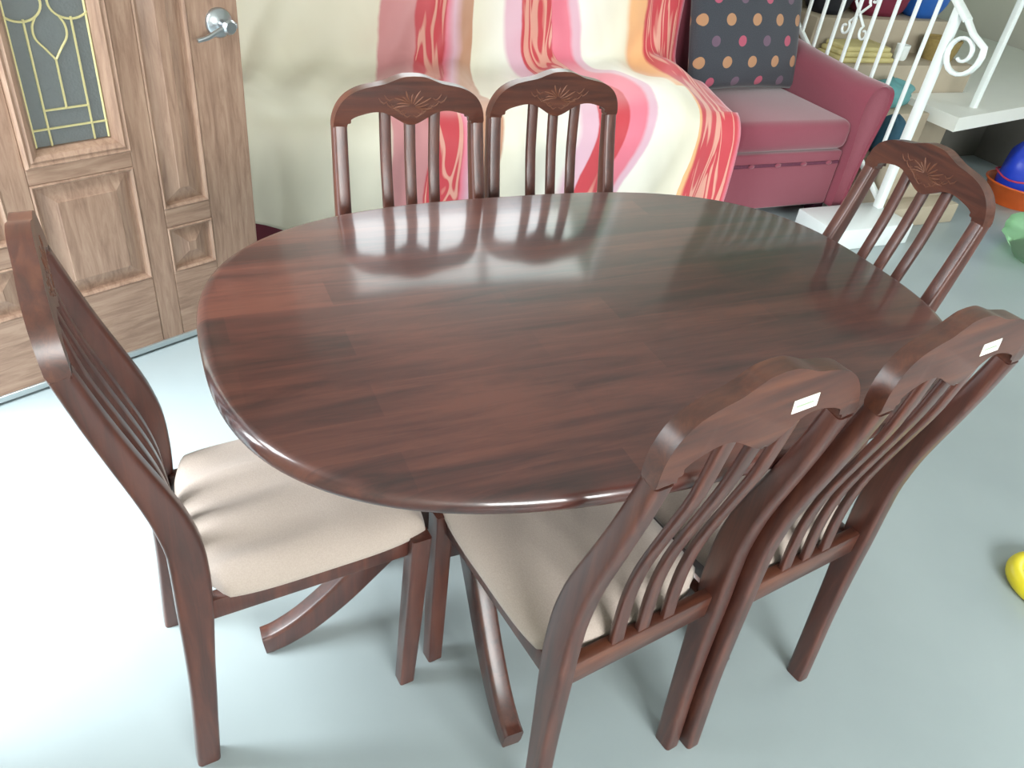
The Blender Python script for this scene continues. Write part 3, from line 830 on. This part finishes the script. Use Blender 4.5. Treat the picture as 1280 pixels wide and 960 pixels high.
# white ledge beyond the stairs with its own post
ledge = empty('concrete_ledge', (4.0, 1.9, 0)); tag(ledge, 'white painted ledge slab beyond the stairs with bags below', 'ledge')
bm = bmesh.new()
pr = [(-1.0, -0.28), (1.2, 0.17), (1.2, 2.5), (-0.48, 2.5), (-0.48, 0.11), (-1.0, 0.11)]
add_rings(bm, [[(x, y, 0.385) for x, y in pr], [(x, y, 0.455) for x, y in pr]])
finish('slab', bm, M['slab'], ledge)
bm = bmesh.new(); add_box(bm, -0.47, 1.2, 0.30, 0.42, 0.0, 0.385); finish('shade_wall', bm, M['void_shade'], ledge)  # back wall added to close off the void and keep it shaded
bm = bmesh.new(); add_box(bm, 0.10, 0.22, 0.0, 0.30, 0.0, 0.385); finish('shade_wall', bm, M['void_shade'], ledge)  # side panel added to block window light from under the slab
bm = bmesh.new(); sweep(bm, [(-0.72, -0.13, 0.455), (-0.72, -0.13, 1.5)], (0.03, 0.03), (1, 0, 0), rad=0.004); finish('post', bm, M['rail_white'], ledge, smooth=40)

# ------------------------------------------------------------------ things on and beside the stairs
def lumpy(name, w, d, h, mat, seed, neck=0.0, sq=3.0, amp=0.06, flat=0.0):
    """soft slumped bag: superelliptic body on a flat base, pinched towards the top"""
    bm = bmesh.new(); nr, nz_ = 28, 14; rings = []
    for j in range(nz_ + 1):
        q = j / nz_; z = h * q
        f = (1 - (abs(2 * q - 0.85) / 1.18) ** 3.2)
        f = max(0.12, f) * (1 - neck * q ** 3)
        ring = []
        for i in range(nr):
            a = 2 * math.pi * i / nr; c, s_ = math.cos(a), math.sin(a)
            x = math.copysign(abs(c) ** (2 / sq), c) * w / 2 * f; y = math.copysign(abs(s_) ** (2 / sq), s_) * d / 2 * f
            nn = 1 + amp * noise.noise((c * 1.6 + seed, s_ * 1.6, q * 3)) * 2 + amp * 0.5 * noise.noise((c * 5, s_ * 5 + seed, q * 8))
            ring.append((x * nn, y * nn, z * (1 + (0.10 * noise.noise((c * 1.2, s_ * 1.2, seed)) if j > nz_ - 3 else 0))))
        rings.append(ring)
    add_rings(bm, rings)
    return bm
def loop_handle(parent, y, w, h0, h1, mat, r=0.009):
    bm = bmesh.new()
    tube(bm, catmull([(-w / 2, y, h0), (-w / 2 * 0.85, y, h1 - 0.03), (0, y, h1), (w / 2 * 0.85, y, h1 - 0.03), (w / 2, y, h0)], 6), r, 8)
    finish('handle', bm, mat, parent, smooth=60)
M['navy'] = plain('navy_nylon', srgb(26, 28, 38), 0.6); M['maroon'] = plain('maroon_nylon', srgb(112, 26, 52), 0.6)
M['blue'] = plain('blue_nylon', srgb(30, 90, 170), 0.55); M['royal'] = plain('royal_blue_plastic', srgb(32, 62, 190), 0.35)
M['olive'] = plain('olive_weave', srgb(140, 120, 70), 0.8, noise_amt=0.3, scale=60); M['yellow_cloth'] = plain('pale_yellow_cloth', srgb(200, 188, 132), 0.85, noise_amt=0.15, scale=12)
M['teal'] = plain('teal_cloth', srgb(92, 148, 150), 0.8, noise_amt=0.15); M['dark_teal'] = plain('dark_teal_cloth', srgb(34, 74, 92), 0.8, noise_amt=0.2)
M['orange'] = plain('orange_plastic', srgb(208, 92, 36), 0.4); M['rose'] = plain('rose_cord', srgb(190, 60, 90), 0.6)
M['yellow'] = plain('yellow_plastic', srgb(232, 216, 50), 0.4)
def thing(name, loc, rz, label, cat):
    t = empty(name, loc, rz); return tag(t, label, cat)
def bag(name, loc, rz, dims, mat, seed, label, cat='bag', handles=True, **kw):
    t = thing(name, loc, rz, label, cat)
    finish('body', lumpy(name, *dims, M[mat], seed, **kw), M[mat], t, smooth=70)
    if handles:
        for y in (-dims[1] * 0.28, dims[1] * 0.28): loop_handle(t, y, dims[0] * 0.45, dims[2] * 0.86, dims[2] * 1.22, M[mat])
    return t
Z3, Z4, Z2, Z1 = 0.595, 0.760, 0.430, 0.265
bag('tote_bag', (2.68, 2.40, Z4), 0.05, (0.25, 0.20, 0.34), 'navy', 1.0, 'dark navy tote bag on the stairs behind the scroll ornament')
bag('duffel_bag', (3.04, 2.40, Z4), -0.05, (0.36, 0.21, 0.36), 'maroon', 2.0, 'maroon fabric bag on the stairs between navy and blue bags')
bag('shopping_bag', (3.36, 2.39, Z4), 0.05, (0.26, 0.21, 0.36), 'blue', 3.0, 'bright blue bag on the stairs behind the newel post')
# folded cloth
t = thing('folded_cloth', (2.73, 2.145, Z3), 0.0, 'pale yellow cloth folded on a stair tread behind the sofa arm', 'cloth')
for k, (w, d, z0) in enumerate(((0.36, 0.20, 0.0), (0.33, 0.185, 0.026), (0.30, 0.17, 0.05))):
    bm = bmesh.new(); add_box(bm, -w / 2, w / 2, -d / 2, d / 2, z0, z0 + 0.026, bev=0.011, seg=3)
    for v in bm.verts: v.co.z += 0.004 * noise.noise((v.co.x * 9, v.co.y * 9, k)) if z0 > 0 else 0
    finish('fold', bm, M['yellow_cloth'], t, smooth=60)
# woven basket
t = thing('woven_basket', (3.33, 2.145, Z3), 0.0, 'small olive brown woven basket on the stairs before the blue bag', 'basket')
bm = bmesh.new(); rings = []
for r_, z in ((0.075, 0.0), (0.088, 0.05), (0.096, 0.10), (0.088, 0.10), (0.080, 0.05), (0.068, 0.012)):
    rings.append([(r_ * 1.15 * math.cos(2*math.pi*k/24) * (1 + 0.015 * (k % 2)), r_ * 0.95 * math.sin(2*math.pi*k/24) * (1 + 0.015 * (k % 2)), z) for k in range(24)])
add_rings(bm, rings); finish('body', bm, M['olive'], t, smooth=50)
bm = bmesh.new(); tube(bm, [(0.106 * math.cos(2*math.pi*k/24), 0.0875 * math.sin(2*math.pi*k/24), 0.102) for k in range(24)], 0.007, 6, closed=True); finish('rim', bm, M['olive'], t, smooth=60)
# white cup
t = thing('mug', (3.035, 2.13, Z3), 0.6, 'small white mug on the stairs beside the yellow cloth', 'mug')
bm = bmesh.new(); rings = []
for r_, z in ((0.028, 0.0), (0.034, 0.01), (0.036, 0.075), (0.032, 0.075), (0.030, 0.012)):
    rings.append([(r_ * math.cos(2*math.pi*k/20), r_ * math.sin(2*math.pi*k/20), z) for k in range(20)])
add_rings(bm, rings); finish('body', bm, M['rail_white'], t, smooth=50)
bm = bmesh.new(); tube(bm, [(0.034 + 0.022 * math.sin(math.radians(a)), 0, 0.04 - 0.022 * math.cos(math.radians(a))) for a in range(0, 181, 20)], 0.0045, 8); finish('handle', bm, M['rail_white'], t, smooth=60)
bag('cloth_bundle', (2.79, 1.91, Z2), 0.1, (0.30, 0.17, 0.13), 'teal', 4.0, 'pale teal cloth bundle on the stairs beside the railing', 'cloth', handles=False, sq=2.4, amp=0.12)
bag('cloth_pouch', (2.615, 1.665, Z1), 0.1, (0.14, 0.16, 0.20), 'dark_teal', 5.0, 'dark teal cloth pouch on a low stair by the balusters', 'bag', handles=False, sq=2.2, amp=0.12)
# under the ledge
t = thing('basin', (3.64, 1.55, 0.0), 0.0, 'round orange plastic basin on the floor under the white ledge', 'basin')
bm = bmesh.new(); rings = []
for r_, z in ((0.135, 0.0), (0.175, 0.10), (0.182, 0.105), (0.178, 0.11), (0.168, 0.10), (0.130, 0.008)):
    rings.append([(r_ * math.cos(2*math.pi*k/32), r_ * math.sin(2*math.pi*k/32), z) for k in range(32)])
add_rings(bm, rings); finish('body', bm, M['orange'], t, smooth=50)
bm = bmesh.new(); tube(bm, [(0.180 * math.cos(2*math.pi*k/32), 0.180 * math.sin(2*math.pi*k/32), 0.110) for k in range(32)], 0.006, 6, closed=True); finish('rim', bm, M['orange'], t, smooth=60)
t = bag('plastic_sack', (3.64, 1.555, 0.012), 0.4, (0.285, 0.27, 0.36), 'royal', 6.0, 'royal blue plastic sack stuffed into the orange basin', 'sack', handles=False, sq=2.2, neck=0.2, amp=0.07)
bm = bmesh.new(); tube(bm, [(0.150 * math.cos(2*math.pi*k/24), 0.146 * math.sin(2*math.pi*k/24), 0.135 + 0.008 * math.sin(k)) for k in range(24)], 0.005, 6, closed=True); finish('cord', bm, M['rose'], t, smooth=60)
# translucent green plastic bag
mt, nt, b = new_mat('green_film'); b.inputs['Base Color'].default_value = srgb(196, 242, 200); b.inputs['Transmission Weight'].default_value = 0.75; b.inputs['Roughness'].default_value = 0.35; b.inputs['IOR'].default_value = 1.15
M['green_film'] = mt
bag('plastic_bag', (3.12, 1.02, 0.0), 0.5, (0.40, 0.32, 0.24), 'green_film', 7.0, 'translucent light green plastic bag lying on the floor by the stairs', 'bag', handles=True, sq=1.7, neck=0.6, amp=0.26)
# yellow ring toy
t = thing('toy_ring', (1.205, -0.455, 0.0), 0.3, 'yellow plastic ring lying on the floor beside the table', 'toy')
bm = bmesh.new(); tube(bm, [(0.085 * math.cos(2*math.pi*k/36), 0.085 * math.sin(2*math.pi*k/36), 0.020) for k in range(36)], 0.020, 12, closed=True); finish('ring', bm, M['yellow'], t, smooth=60)
bm = bmesh.new(); add_box(bm, -0.068, 0.068, -0.012, 0.012, 0.006, 0.022, bev=0.005); finish('crossbar', bm, M['yellow'], t, smooth=40)
